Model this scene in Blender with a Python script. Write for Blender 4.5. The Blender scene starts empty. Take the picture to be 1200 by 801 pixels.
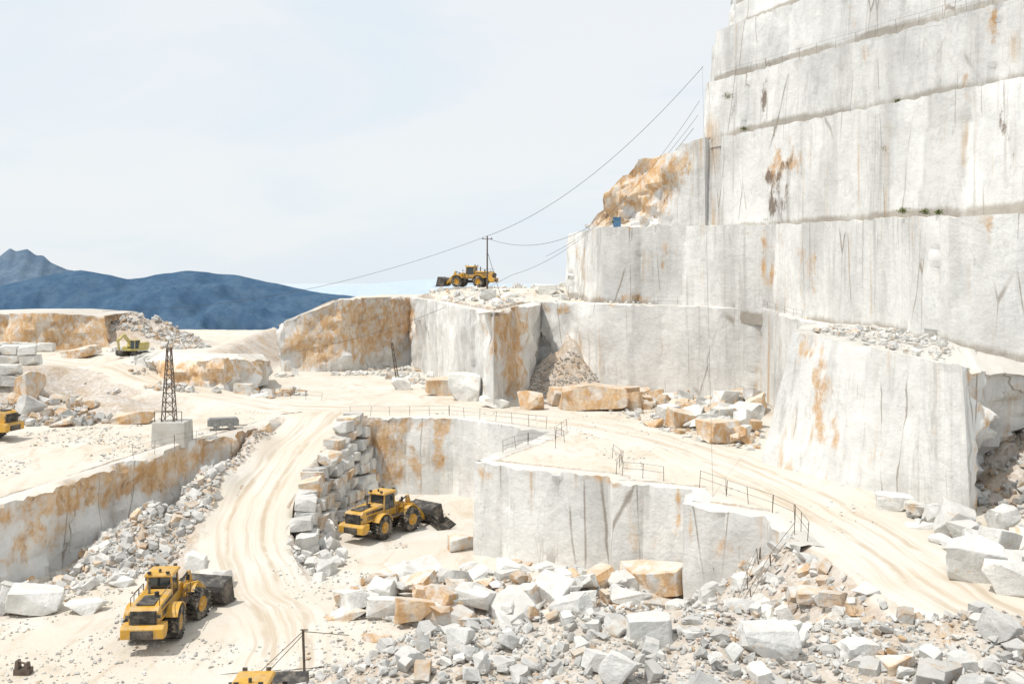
import bpy, bmesh, math, random
import numpy as np
from mathutils import Vector, Matrix
random.seed(7); rng=np.random.default_rng(11)
scene=bpy.context.scene
col=scene.collection
R=math.radians

# ---------------------------------------------------------------- noise
def _h(ix,iy,iz,s):
    n=(ix.astype(np.int64)*374761393+iy.astype(np.int64)*668265263+iz.astype(np.int64)*1274126177+s*974634777)&0xffffffff
    n=((n^(n>>13))*1274126177)&0xffffffff
    n=((n^(n>>16))*2246822519)&0xffffffff
    return ((n^(n>>15))&0xffff)/32767.5-1.0
def vn(x,y,z,s=0):
    x=np.asarray(x,float);y=np.asarray(y,float);z=np.asarray(z,float)+0*x
    x0=np.floor(x);y0=np.floor(y);z0=np.floor(z)
    fx=x-x0;fy=y-y0;fz=z-z0
    fx=fx*fx*(3-2*fx);fy=fy*fy*(3-2*fy);fz=fz*fz*(3-2*fz)
    r=0
    for i in (0,1):
        for j in (0,1):
            for k in (0,1):
                r=r+_h(x0+i,y0+j,z0+k,s)*(fx if i else 1-fx)*(fy if j else 1-fy)*(fz if k else 1-fz)
    return r
def fbm(x,y,z,o=4,s=0,g=.5):
    r=0;a=1;f=1
    for i in range(o):
        r=r+a*vn(x*f,y*f,z*f,s+i*17);a*=g;f*=2.03
    return r

# frame pixel u, v at assumed depth d, projected from the camera to world
def W(u,v,d): return ((u-600)/1200*d,d,-(v-330)/1200*d)

# ---------------------------------------------------------------- geometry of the quarry
def pip(X,Y,poly):
    ins=np.zeros(np.shape(X),bool);n=len(poly)
    for i in range(n):
        x1,y1=poly[i][:2];x2,y2=poly[(i+1)%n][:2]
        if y1==y2: continue
        c=((y1>Y)!=(y2>Y))&(X<(x2-x1)*(Y-y1)/(y2-y1)+x1)
        ins^=c
    return ins
def pdist(X,Y,path,closed=False):
    best=np.full(np.shape(X),1e9);bz=np.zeros(np.shape(X));n=len(path)
    for i in range(n if closed else n-1):
        a=path[i];b=path[(i+1)%n]
        dx=b[0]-a[0];dy=b[1]-a[1];L=dx*dx+dy*dy+1e-9
        t=np.clip(((X-a[0])*dx+(Y-a[1])*dy)/L,0,1)
        d=np.hypot(X-a[0]-t*dx,Y-a[1]-t*dy)
        m=d<best
        best=np.where(m,d,best)
        if len(a)>2: bz=np.where(m,a[2]+(b[2]-a[2])*t,bz)
    return best,bz
def sdist(X,Y,poly):
    d,_=pdist(X,Y,poly,True)
    return np.where(pip(X,Y,poly),d,-d)

FLOOR=-23.5
def tz(X,Y):
    a=np.interp(Y,[50,60,71,84,110],[-16.6,-16.5,-16.3,-15.6,-15])
    b=np.interp(Y,[78,89,98,112],[-17,-16.2,-15.5,-15])
    w=np.clip((np.asarray(X)+27)/5,0,1)
    return a*w+b*(1-w)
def zp(X,Y):
    X=np.asarray(X,float)
    z=np.interp(Y,[80,100,115,130,140],[-5.5,-4.6,-4.2,-3.3,-3.0])
    z=z-0.45*np.clip(-30-X,0,30)
    m=np.clip(1-np.hypot((X-2)/22,(np.asarray(Y)-180)/14),0,1)
    z=z+2.0*np.minimum(1,m*2.2)
    return z
LE=[(-150,50),(-75,56),(-50,67),(-39,78.5),(-34.9,89),(-31.4,97.9),(-28.6,101.5),(-25.2,112.5)]
TE=[(-16,113.2),(-7,113),(4.0,103.2),(-3.5,88),(7.7,82.4),(7.9,80.6),(13.6,78.2),(12.6,74.4),(17.6,71.2),(17.9,63.5)]
TERR=LE+TE+[(18.3,54.7),(17.9,47),(17,20),(120,20),(120,300),(-150,300)]
PE=[(-44,205),(-38.6,171.4),(-28.6,171),(-18.4,183.5),(-13.2,163.6),(-2.2,121.6),(4.2,147.5),(11.9,138.5),(31,128.6),(31.4,112),(34,95),(37,86)]
PLAT=PE+[(120,84),(120,300),(-52,300)]
UL=[(-150,118),(-70,126),(-62,131),(-52,141),(-44,147),(-47,170),(-62,300),(-150,300)]
RAMP=[(-20.6,119,-15.0),(-21,112.5,-15.0),(-23.2,99.4,-18.2),(-23.4,90.6,-20.4),(-21.9,83.3,-22.2),(-18.8,77,-23.5),(-16,68,-23.5)]
UROAD=[(-95,152,-11.3),(-67.5,149,-11.4),(-51,136,-12.4),(-36.6,125,-13.9),(-27,120,-14.9),(-14,119,-15)]
SLOPE=[(19,66.5),(18.9,63.5),(19.2,54.7),(19,45)]
HEAPS=[ # x,y,rx,ry,h, 1 = only down in the pit
 (7.6,143,7.5,8,7.4,0),(0,75,14,5,1.7,1),(-31.5,88,6,8,4.2,1),(-28.8,96,4.5,6,3.2,1),(42,77,9,8,7,0),(-39,74,5,5,1.2,1),
 (-66,177,16,12,5.2,0),(-52,138,10,6,1.2,0),(34,60,8,5,.9,0),(-27,104,3.5,6,2.0,1),(-4,184,16,6,.6,0),
 (27,118,5,7,1.8,0),(-47,118,10,8,2.0,0),(-11,174,5,4,1.0,0)]
def H(X,Y,detail=True):
    X=np.asarray(X,float);Y=np.asarray(Y,float)
    h=np.full(X.shape,FLOOR)
    h=h+0.12*fbm(X/9,Y/9,0*X,3,5)
    rd,rz=pdist(X,Y,RAMP)
    cx=np.interp(Y,[68,77,83.3,90.6,99.4,112.5,119],[-16,-18.8,-21.9,-23.4,-23.2,-21,-20.6])
    steep=np.where(X>cx,.95+5*np.clip((Y-86)/5,0,1),.95)
    h=np.maximum(h,rz-steep*np.maximum(0,rd-3.8)+0.12*fbm(X/2,Y/2,0*X,3,8)*np.clip((rd-3.8)/2,0,1))
    sd,_=pdist(X,Y,SLOPE)
    h=np.maximum(h,-16.4-0.78*np.maximum(0,sd-.3)+0.35*fbm(X/3,Y/3,0*X,3,9))
    s=sdist(X,Y,TERR)
    t=tz(X,Y)+0.05*fbm(X/7,Y/7,0*X,3,3)
    h=np.where(s>1.2,t,np.where(s>.9,np.maximum(h,t-8),h))
    su=sdist(X,Y,UL)
    nz=0.7*fbm(X/6,Y/6,0*X,4,21)
    ul=-11+0.7*np.minimum(0,su)+nz*np.clip((3-su)/3,0,1)
    ud,uz=pdist(X,Y,UROAD)
    ok=(s>1.2)
    h=np.where(ok,np.maximum(h,ul),h)
    k=np.clip((7.0-ud)/3.0,0,1)
    h=np.where(ok,h*(1-k)+uz*k,h)
    for (x,y,rx,ry,hh,pit) in HEAPS:
        r=np.hypot((X-x)/rx,(Y-y)/ry)
        c=np.clip(1-r,0,1)
        if pit: c=c*(s<.8)
        h=h+hh*c**1.15*(1+.25*fbm(X/2.2,Y/2.2,0*X,3,31)*(c>0))
    sp=sdist(X,Y,PLAT)
    h=np.where(sp>1.3,zp(X,Y)+0.2*fbm(X/5,Y/5,0*X,4,12),h)
    fz=np.interp(X,[-20,-14,-9.4,-5.6,-1.5,3.75,9.4,15,22.5,40,60],[-23.6,-21,-17.9,-16.2,-15.1,-14.5,-14.7,-15.1,-14.9,-14.8,-14.2])
    f=fz-.75*np.maximum(0,Y-45.5)-.10*np.maximum(0,45-Y)+.5*fbm(X/4,Y/4,0*X,4,44)
    h=np.maximum(h,f)
    h=h-0.8*np.maximum(0,Y-236+6*fbm(X/30,0*X,0*X,2,4))-1.2*np.maximum(0,-118-X)
    if detail:
        h=h+0.04*fbm(X/1.2,Y/1.2,0*X,2,61)
    return h
def hit(u,v):
    d=np.linspace(34,290,1000)
    x=(u-600)/1200*d;z=-(v-330)/1200*d
    hh=H(x,d,False)
    i=int(np.argmax(z<=hh))
    if z[i]>hh[i]: i=len(d)-1
    return float(x[i]),float(d[i]),float(hh[i])

# ---------------------------------------------------------------- node helper
class N:
    def __init__(s,name,mat=True):
        s.m=bpy.data.materials.new(name);s.m.use_nodes=True
        s.t=s.m.node_tree;s.t.nodes.clear()
        s.out=s.t.nodes.new('ShaderNodeOutputMaterial')
        s.b=s.t.nodes.new('ShaderNodeBsdfPrincipled')
        s.t.links.new(s.b.outputs[0],s.out.inputs[0])
    def set(s,i,v):
        if isinstance(v,(int,float)): i.default_value=v
        elif isinstance(v,(tuple,list)):
            i.default_value=(tuple(v)+(1,))[:len(i.default_value)] if len(i.default_value)==4 else tuple(v)
        else: s.t.links.new(v,i)
    def math(s,op,a,b=0,c=0,clamp=False):
        n=s.t.nodes.new('ShaderNodeMath');n.operation=op;n.use_clamp=clamp
        s.set(n.inputs[0],a);s.set(n.inputs[1],b);s.set(n.inputs[2],c);return n.outputs[0]
    def pos(s,sc=(1,1,1),off=(0,0,0),rot=(0,0,0)):
        if not hasattr(s,'geo'): s.geo=s.t.nodes.new('ShaderNodeNewGeometry')
        n=s.t.nodes.new('ShaderNodeMapping');n.inputs['Scale'].default_value=sc;n.inputs['Location'].default_value=off;n.inputs['Rotation'].default_value=rot
        s.t.links.new(s.geo.outputs['Position'],n.inputs[0]);return n.outputs[0]
    def obj(s,sc=(1,1,1)):
        c=s.t.nodes.new('ShaderNodeTexCoord')
        n=s.t.nodes.new('ShaderNodeMapping');n.inputs['Scale'].default_value=sc
        s.t.links.new(c.outputs['Object'],n.inputs[0]);return n.outputs[0]
    def nz(s):
        if not hasattr(s,'geo'): s.geo=s.t.nodes.new('ShaderNodeNewGeometry')
        n=s.t.nodes.new('ShaderNodeSeparateXYZ');s.t.links.new(s.geo.outputs['Normal'],n.inputs[0]);return n.outputs[2]
    def noise(s,vec,sc=1,det=4,rough=.5,dist=0):
        n=s.t.nodes.new('ShaderNodeTexNoise');s.t.links.new(vec,n.inputs['Vector'])
        n.inputs['Scale'].default_value=sc;n.inputs['Detail'].default_value=det;n.inputs['Roughness'].default_value=rough;n.inputs['Distortion'].default_value=dist
        return n.outputs[0]
    def vor(s,vec,sc=1,feat='DISTANCE_TO_EDGE',out=0):
        n=s.t.nodes.new('ShaderNodeTexVoronoi');n.feature=feat;s.t.links.new(vec,n.inputs['Vector']);n.inputs['Scale'].default_value=sc
        return n.outputs[out]
    def ss(s,v,a,b):
        n=s.t.nodes.new('ShaderNodeMapRange');n.interpolation_type='SMOOTHSTEP'
        s.set(n.inputs[0],v);n.inputs[1].default_value=a;n.inputs[2].default_value=b;return n.outputs[0]
    def mix(s,f,a,b,mode='MIX'):
        n=s.t.nodes.new('ShaderNodeMix');n.data_type='RGBA';n.blend_type=mode
        s.set(n.inputs[0],f);s.set(n.inputs[6],a);s.set(n.inputs[7],b);return n.outputs[2]
    def attr(s,name,out=2):
        n=s.t.nodes.new('ShaderNodeAttribute');n.attribute_name=name;return n.outputs[out]
    def warp(s,vec,sc,amt):
        n=s.t.nodes.new('ShaderNodeTexNoise');s.t.links.new(vec,n.inputs['Vector']);n.inputs['Scale'].default_value=sc;n.inputs['Detail'].default_value=3
        a=s.t.nodes.new('ShaderNodeVectorMath');a.operation='MULTIPLY_ADD'
        s.t.links.new(n.outputs['Color'],a.inputs[0]);a.inputs[1].default_value=(amt,)*3;s.t.links.new(vec,a.inputs[2]);return a.outputs[0]
    def bump(s,h,st,dist=.1,prev=None):
        n=s.t.nodes.new('ShaderNodeBump');n.inputs['Strength'].default_value=st;n.inputs['Distance'].default_value=dist
        s.t.links.new(h,n.inputs['Height'])
        if prev: s.t.links.new(prev,n.inputs['Normal'])
        return n.outputs[0]
    def done(s,colr,rough=.8,bump=None,metal=0,spec=.3):
        s.set(s.b.inputs['Base Color'],colr);s.set(s.b.inputs['Roughness'],rough);s.b.inputs['Metallic'].default_value=metal
        s.b.inputs['Specular IOR Level'].default_value=spec
        if bump: s.t.links.new(bump,s.b.inputs['Normal'])
        return s.m

DUST=(.615,.555,.468);DUST2=(.64,.603,.54);DUST3=(.50,.41,.305)
def stone(name,wall):
    n=N(name);P=n.pos()
    if wall:
        c=n.mix(n.ss(n.noise(n.pos((1,1,.5)),.14,6,.64),.40,.63),(.785,.775,.745),(.63,.625,.605))
        # broad weathering films run down the sawn face
        c=n.mix(n.math('MULTIPLY',n.ss(n.noise(n.pos((.35,.35,.05),(9,3,1)),1,5,.58,.3),.49,.68),.42),c,(.46,.445,.42))
    else: c=n.mix(n.ss(n.noise(P,.5,4,.6),.35,.68),(.74,.73,.695),(.55,.54,.515))
    v=n.math('ABSOLUTE',n.math('SUBTRACT',n.noise(n.pos((1,1,.35),(0,0,0),(.3,.5,0)),.28 if wall else .9,5,.55,.9),.5))
    c=n.mix(n.math('MULTIPLY',n.ss(v,.022,0),.22),c,(.42,.42,.43))
    if wall:
        st=n.noise(n.pos((1.3,1.3,.03)),1,6,.65,.12)
        mk=n.ss(n.noise(n.pos((.09,.09,.07),(3,1,2)),1,3),.40,.60)
        c=n.mix(n.math('MULTIPLY',n.math('MULTIPLY',n.ss(st,.52,.68),mk),.55),c,(.38,.355,.32))
        st2=n.noise(n.pos((.7,.7,.025),(11,5,3)),1,6,.62,.15)
        mk2=n.ss(n.noise(n.pos((.07,.07,.09),(13,9,2)),1,3),.48,.60)
        c=n.mix(n.math('MULTIPLY',n.math('MULTIPLY',n.ss(st2,.56,.67),mk2),.65),c,(.55,.37,.20))
        wv=n.warp(n.pos((.17,.17,.020),(0,0,0),(.05,.10,0)),1.6,.10)
        cr=n.vor(wv,1)
        brk=n.ss(n.noise(P,.14,3),.46,.59)
        c=n.mix(n.math('MULTIPLY',n.math('MULTIPLY',n.ss(cr,.011,.001),brk),.72),c,(.23,.185,.14))
        wv2=n.warp(n.pos((.42,.42,.06),(4,4,4),(.2,-.15,0)),1.5,.12)
        cr2=n.vor(wv2,1)
        c=n.mix(n.math('MULTIPLY',n.math('MULTIPLY',n.ss(cr2,.012,.0),n.ss(n.noise(P,.10,3),.55,.63)),.36),c,(.38,.31,.24))
        sp=n.ss(n.noise(P,2.2,5,.72),.61,.73)
        c=n.mix(n.math('MULTIPLY',sp,.3),c,(.46,.43,.39))
    else:
        c=n.mix(n.math('MULTIPLY',n.ss(n.noise(P,3.5,5,.7),.5,.75),.38),c,(.43,.405,.375))
    ru=n.attr('rust')
    nn=n.noise(n.pos((1,1,.6)) if wall else P,.42 if wall else .7,9,.72,.4)
    f=n.ss(n.math('ADD',ru,n.math('MULTIPLY',n.math('SUBTRACT',nn,.5),2.3)),.28,.63)
    n2=n.noise(n.pos((1,1,.45),(7,7,7)),.9,8,.72)
    rc=n.mix(n.ss(n2,.38,.58),(.69,.52,.345),(.55,.325,.14))
    rc=n.mix(n.ss(n.noise(n.pos((1,1,.5),(2,9,7)),1.3,7,.75),.55,.68),rc,(.27,.155,.085))
    f=n.math('MULTIPLY',f,n.math('ADD',n.math('MULTIPLY',n.ss(n.noise(n.pos((1,1,.7),(5,2,8)),.8,6,.7),.64,.45),.66),.28))
    c=n.mix(f,c,rc)
    if wall:
        dk=n.attr('dark')
        n3=n.noise(n.pos((1,1,.35),(1,5,2)),.75,8,.75,.3)
        c=n.mix(n.math('MULTIPLY',n.ss(n.math('ADD',dk,n.math('MULTIPLY',n.math('SUBTRACT',n3,.5),2.4)),.44,.76),.85),c,(.15,.10,.065))
        # soil and painted-in shade darken the foot of each bench
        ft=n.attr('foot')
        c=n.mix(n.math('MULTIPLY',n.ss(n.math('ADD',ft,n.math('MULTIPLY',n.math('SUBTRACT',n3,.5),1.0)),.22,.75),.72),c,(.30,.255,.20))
    up=n.math('ADD',n.nz(),n.math('MULTIPLY',n.math('SUBTRACT',n.noise(P,1.3,3),.5),.5))
    c=n.mix(n.math('MULTIPLY',n.ss(up,.62,.92),.85 if wall else .35),c,DUST2)
    tone=n.attr('tone')
    g=n.t.nodes.new('ShaderNodeVectorMath');g.operation='SCALE'
    n.t.links.new(c,g.inputs[0]);n.t.links.new(n.math('ADD',n.math('MULTIPLY',tone,.52),.61),g.inputs['Scale'])
    b=n.bump(n.noise(P,.9,9,.64 if wall else .66),.5 if wall else .65,.38)
    return n.done(g.outputs[0],.82,b,spec=.25)
M_wall=stone('marble_wall',True)
M_rock=stone('marble_rock',False)

def dust_base(n,P):
    c=n.mix(n.ss(n.noise(P,.12,5,.6),.38,.64),DUST,DUST2)
    c=n.mix(n.math('MULTIPLY',n.ss(n.noise(P,4,4,.7),.55,.8),.35),c,(.45,.395,.325))
    return c
def ground_mat():
    n=N('quarry_dust');P=n.pos()
    c=dust_base(n,P)
    c=n.mix(n.math('MULTIPLY',n.ss(n.noise(n.pos((1,.35,1)),.5,7,.65,1.2),.47,.70),.68),c,DUST3)
    pb=n.vor(P,1.6,'F1',0)
    c=n.mix(n.math('MULTIPLY',n.math('MULTIPLY',n.ss(pb,.16,.10),n.ss(n.noise(P,.3,3),.48,.6)),.5),c,(.39,.345,.29))
    cc=n.vor(P,2.8,'F1',1)
    sep=n.t.nodes.new('ShaderNodeSeparateColor');n.t.links.new(cc,sep.inputs[0])
    rub=n.mix(sep.outputs[0],(.46,.385,.31),(.64,.605,.56))
    rub=n.mix(n.ss(n.noise(P,.22,4,.6),.46,.66),rub,(.47,.345,.23))
    rub=n.mix(.4,rub,n.mix(sep.outputs[1],(.39,.33,.26),(.64,.59,.54)))
    ed=n.vor(P,2.8)
    rub=n.mix(n.math('MULTIPLY',n.ss(ed,.08,0),.4),rub,(.30,.25,.21))
    k=n.math('MAXIMUM',n.ss(n.nz(),.965,.86),n.attr('rubble'))
    c=n.mix(k,c,rub)
    b=n.bump(n.noise(P,.9,8,.68),.5,.25)
    return n.done(c,.9,b,spec=.15)
M_ground=ground_mat()

def road_mat():
    n=N('haul_road_dust');P=n.pos()
    uvn=n.t.nodes.new('ShaderNodeUVMap')
    sp=n.t.nodes.new('ShaderNodeSeparateXYZ');n.t.links.new(uvn.outputs[0],sp.inputs[0])
    lat=n.math('ADD',sp.outputs[0],n.math('MULTIPLY',n.math('SUBTRACT',n.noise(n.pos((.12,.12,.12)),1,3),.5),.45))
    c=dust_base(n,P)
    cv=n.t.nodes.new('ShaderNodeCombineXYZ');n.t.links.new(n.math('MULTIPLY',lat,6),cv.inputs[0]);n.t.links.new(n.math('MULTIPLY',sp.outputs[1],.06),cv.inputs[1])
    st=n.noise(cv.outputs[0],1,5,.6,.4)
    inner=n.ss(n.math('ABSOLUTE',lat),.9,.5)
    c=n.mix(n.math('MULTIPLY',n.math('MULTIPLY',n.ss(st,.45,.65),inner),.8),c,DUST3)
    for o in (-.40,.38):
        r=n.math('ABSOLUTE',n.math('SUBTRACT',lat,o))
        f=n.math('MULTIPLY',n.ss(r,.10,.02),n.ss(n.noise(P,.35,3),.34,.60))
        c=n.mix(n.math('MULTIPLY',f,.6),c,(.45,.36,.26))
    b=n.bump(st,.5,.15)
    b=n.bump(n.noise(P,6,5,.7),.35,.05,b)
    return n.done(c,.9,b,spec=.15)
M_road=road_mat()

def simple(name,c,rough=.5,metal=0,var=.25,sc=3,dirt=None,spec=.4):
    n=N(name);P=n.obj()
    k=n.mix(n.ss(n.noise(P,sc,5,.6),.4,.7),c,tuple(x*(1-var) for x in c))
    if dirt:
        k=n.mix(n.math('MULTIPLY',n.ss(n.noise(P,sc*.6,7,.7),.42,.66),dirt),k,(.46,.40,.32))
    return n.done(k,rough,n.bump(n.noise(P,sc*6,4),.15,.02),metal,spec)
M_yel=simple('machine_yellow_paint',(.62,.34,.035),.5,0,.28,1.6,.5)
M_yel2=simple('faded_yellow_paint',(.50,.42,.13),.5,0,.22,1.2,.5)
M_blk=simple('dark_steel',(.045,.042,.04),.6,.2,.3,2,.35)
M_tyre=simple('tyre_rubber',(.04,.038,.036),.9,0,.2,3,.6)
M_glass=simple('cab_glass',(.03,.04,.045),.08,0,.1,1,.0,.8)
M_steel=simple('rusty_steel',(.15,.115,.09),.6,.3,.4,3)
M_galv=simple('galvanised_rail',(.30,.30,.29),.5,.5,.3,3)
M_conc=simple('concrete',(.54,.52,.48),.85,0,.25,1,.3)
M_cable=simple('cable_black',(.09,.09,.09),.6)
M_leaf=simple('shrub_leaf',(.17,.19,.07),.8,0,.35,4)

# ---------------------------------------------------------------- mesh helpers
def mkmesh(name,V,F,mat,smooth=False,attrs=None,angle=None):
    me=bpy.data.meshes.new(name)
    V=np.asarray(V,np.float32)
    if isinstance(F,np.ndarray):
        k=F.shape[1];nf=len(F)
        me.vertices.add(len(V));me.vertices.foreach_set('co',V.ravel())
        me.loops.add(nf*k);me.loops.foreach_set('vertex_index',F.astype(np.int32).ravel())
        me.polygons.add(nf);me.polygons.foreach_set('loop_start',np.arange(0,nf*k,k,dtype=np.int32))
        me.update(calc_edges=True);me.validate()
    else:
        me.from_pydata(V.tolist(),[],F);me.update()
    if attrs:
        for k,a in attrs.items():
            at=me.attributes.new(k,'FLOAT','POINT');at.data.foreach_set('value',np.asarray(a,np.float32))
    me.polygons.foreach_set('use_smooth',[smooth]*len(me.polygons))
    if angle: me.set_sharp_from_angle(angle=R(angle))
    if mat: me.materials.append(mat)
    return me
def mkobj(name,me,parent=None):
    o=bpy.data.objects.new(name,me);col.objects.link(o)
    if parent: o.parent=parent
    return o

# stains: u,v,d, half width, half height, strength, kind
BL=[(375,395,171,36,30,1.0,0),(430,385,172,40,32,1.15,0),(468,375,180,20,35,.8,0),(604,395,130,22,60,1.4,0),(572,400,124,10,55,.5,0),
 (448,525,113,22,45,.8,0),(485,545,113,18,45,.65,0),(515,510,113,7,50,1.0,0),(460,500,113,50,9,.8,0),(745,215,146,34,34,1.1,0),(712,240,148,24,26,1.1,0),(785,195,144,14,22,.75,0),
 (905,190,133,11,30,1.1,0),(906,208,133,7,42,1.05,1),(893,120,134,4,34,.75,1),(908,240,133,8,20,.95,1),
 (1110,275,90,5,30,.9,0),(1108,300,89,3,30,.55,1),(1100,140,110,4,45,.65,0),(1080,60,114,4,50,.6,1),(955,430,84,7,28,.85,0),(945,480,86,4,40,.7,0),(1150,440,72,14,12,.85,0),(1150,520,73,12,60,.75,0),(985,500,80,4,60,.45,0),
 (60,390,165,85,26,1.2,0),(110,392,165,30,20,1.1,0),(130,570,88,75,20,1.1,0),(60,590,83,60,16,1.05,0),(185,555,94,30,26,.95,0),(20,640,78,26,32,.7,0),(255,525,101,18,18,.85,0),(290,510,106,30,16,1.05,0),
 (735,620,81,5,50,.6,0),(800,610,78,4,55,.7,0),(570,560,87,8,10,.5,0),(700,560,82,14,8,.55,0),(897,310,128,3,45,.65,0),(860,640,74,26,16,.4,0),(950,310,113,3,50,.5,0),
 (1170,20,100,4,40,.55,0),(1185,160,98,4,60,.65,1),(1090,180,110,4,60,.6,1),(1000,60,120,3,40,.5,0),(775,305,137,4,40,.5,0),(685,310,158,14,35,.4,0),(730,350,141,30,7,.55,0),(660,362,145,30,7,.55,0)]
def stains(P):
    ru=np.zeros(len(P));dk=np.zeros(len(P))
    wob=1.6*fbm(P[:,0]/3,P[:,1]/3,P[:,2]/4,3,71)
    for (u,v,d,ru_,rv,s,k) in BL:
        x,y,z=W(u,v,d);rh=ru_/1200*d;rz=rv/1200*d
        e=((P[:,0]-x+wob*min(1,rh))/rh)**2+((P[:,1]-y)/(max(rh*3,7)))**2+((P[:,2]-z)/rz)**2
        g=s*np.exp(-e*.8)
        if k: dk=np.maximum(dk,g)
        else: ru=np.maximum(ru,g)
    return ru,dk

def bench(name,fr,back=None,cap=2.4,sp=.6,amp=.05,slab=.22,seed=1,foot=None,tr=(.42,.9)):
    fr=np.array(fr,float)
    rows=[];par=[]
    for i in range(len(fr)-1):
        L=np.hypot(*(fr[i+1,:2]-fr[i,:2]));n=max(1,int(math.ceil(L/sp)))
        for k in range(n): rows.append(fr[i]+(fr[i+1]-fr[i])*k/n);par.append(i+k/n)
    rows.append(fr[-1]);par.append(len(fr)-1);par=np.array(par);A=np.array(rows);n=len(A)
    B=A[:,:3];T=A[:,3:6];ro=A[:,6]
    tan=np.gradient(B[:,:2],axis=0);tan/=np.linalg.norm(tan,axis=1)[:,None]+1e-9
    nr=np.stack([tan[:,1],-tan[:,0]],1)
    s=np.concatenate([[0],np.cumsum(np.hypot(*np.diff(B[:,:2],axis=0).T))])
    hmax=np.max(T[:,2]-B[:,2]);nv=max(3,int(math.ceil(hmax/sp)))
    rg=np.random.default_rng(seed)
    j=[0]
    while j[-1]<s[-1]: j.append(j[-1]+rg.uniform(3.2,11))
    o=rg.uniform(-1,1,len(j)+2)*slab;ti=rg.uniform(-1,1,len(j)+2)*slab*.9
    hb=rg.uniform(.25,.8,len(j)+2)
    lvl=np.linspace(0,1,nv+1)
    tn=rg.uniform(tr[0],tr[1],len(j)+2);tn2=tn+rg.uniform(-.12,.12,len(j)+2)
    V=[];TN=[];FT=[]
    for t in lvl:
        P=B*(1-t)+T*t
        hgt=P[:,2]-B[:,2]
        sl=s-hgt*.09+.15*vn(hgt,0*s,0*s,seed)
        idx=np.clip(np.searchsorted(j,sl,side='right'),0,len(o)-1)
        jd=np.min(np.abs(sl[:,None]-np.array(j)[None,:]),axis=1)
        d=o[idx]+ti[idx]*(t-.5)
        d=d-.22*np.exp(-(jd/.30)**2)*(slab>0)
        d=d+amp*fbm(P[:,0]/1.6,P[:,1]/1.6,P[:,2]/1.6,3,seed)+amp*2*fbm(P[:,0]/7,P[:,1]/7,P[:,2]/7,2,seed+3)
        rr=fbm(P[:,0]/3.2,P[:,1]/3.2,P[:,2]/3.2,4,seed+9,.6);rb=np.round(rr*2.5)/2.5
        d=d+ro*(.75*rr+.7*rb)
        P=P.copy();P[:,:2]+=nr*d[:,None]
        if t==1: P[:,2]-=.26*np.abs(fbm(s/1.1,0*s,0*s,3,seed+5))+ro*.5*np.abs(rr)
        V.append(P);TN.append(np.where(t>hb[idx],tn2[idx],tn[idx]))
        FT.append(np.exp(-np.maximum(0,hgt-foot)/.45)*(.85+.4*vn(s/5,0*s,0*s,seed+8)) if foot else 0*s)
    nw=len(V)
    if back is None:
        for q,(c,dz) in enumerate(((.5,.03),(1.0,-.03),(cap,-.25))):
            I=T.copy();I[:,:2]-=nr*c;I[:,2]+=dz;V.append(I)
    else:
        bk=np.array(back,float);bs=np.concatenate([[0],np.cumsum(np.hypot(*np.diff(bk[:,:2],axis=0).T))]);bs/=bs[-1]
        if len(bk)==len(fr): K=np.stack([np.interp(par,range(len(bk)),bk[:,a]) for a in range(3)],1)
        else: K=np.stack([np.interp(s/s[-1],bs,bk[:,a]) for a in range(3)],1)
        F0=V[-1];m=6
        for q in range(1,m+1):
            t=q/m;I=F0*(1-t)+K*t;I[:,2]+=(.12*fbm(I[:,0]/2,I[:,1]/2,0*s,3,seed+2)) if q<m else 0
            V.append(I)
        I=K.copy();I[:,2]=B[:,2];V.append(I)
    while len(TN)<len(V): TN.append(TN[nw-1]);FT.append(0*s)
    V=np.array(V);rn=V.shape[0];P=V.reshape(-1,3)
    a=np.arange(rn-1)[:,None]*n+np.arange(n-1)[None,:]
    F=np.stack([a,a+1,a+1+n,a+n],-1).reshape(-1,4)
    ru,dk=stains(P)
    tone=np.array(TN).ravel()+.06*fbm(P[:,0]/4,P[:,1]/4,P[:,2]/4,2,seed)
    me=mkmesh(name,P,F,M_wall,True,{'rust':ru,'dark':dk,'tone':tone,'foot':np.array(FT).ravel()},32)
    return mkobj(name,me)

def xyz(pts,zb,zt,ro):
    out=[]
    for i,p in enumerate(pts):
        r=ro[i] if isinstance(ro,(list,tuple)) else ro
        out.append((p[0],p[1],zb,p[0],p[1],float(zt(*p)) if callable(zt) else zt,r))
    return out

# ---------------------------------------------------------------- terrain
def terrain():
    xs=np.concatenate([np.arange(-150,-60,1.0),np.arange(-60,52,.55),np.arange(52,121,1.5)])
    ys=np.concatenate([np.arange(22,130,.55),np.arange(130,300,1.0)])
    X,Y=np.meshgrid(xs,ys);Z=H(X,Y)
    n=len(xs);m=len(ys)
    P=np.stack([X.ravel(),Y.ravel(),Z.ravel()],1)
    a=np.arange(m-1)[:,None]*n+np.arange(n-1)[None,:]
    F=np.stack([a,a+1,a+1+n,a+n],-1).reshape(-1,4)
    rb=np.zeros(X.shape)
    s=sdist(X,Y,TERR)
    for (x,y,rx,ry,hh,pit) in HEAPS:
        if y>172 and x>-30: continue
        k=np.clip((1.0-np.hypot((X-x)/rx,(Y-y)/ry))*3,0,1)
        rb=np.maximum(rb,k*(s<.8) if pit else k)
    f=(Y<48)&(X>-14)&(Z>-22);rb=np.maximum(rb,f*.8)
    su=sdist(X,Y,UL);rb=np.maximum(rb,((su<2)&(su>-7)&(Y>100)&(X<-34))*.8*(pdist(X,Y,UROAD)[0]>4.6))
    me=mkmesh('terrain',P,F,M_ground,True,{'rubble':rb.ravel()})
    mkobj('quarry_ground',me)
terrain()

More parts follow.
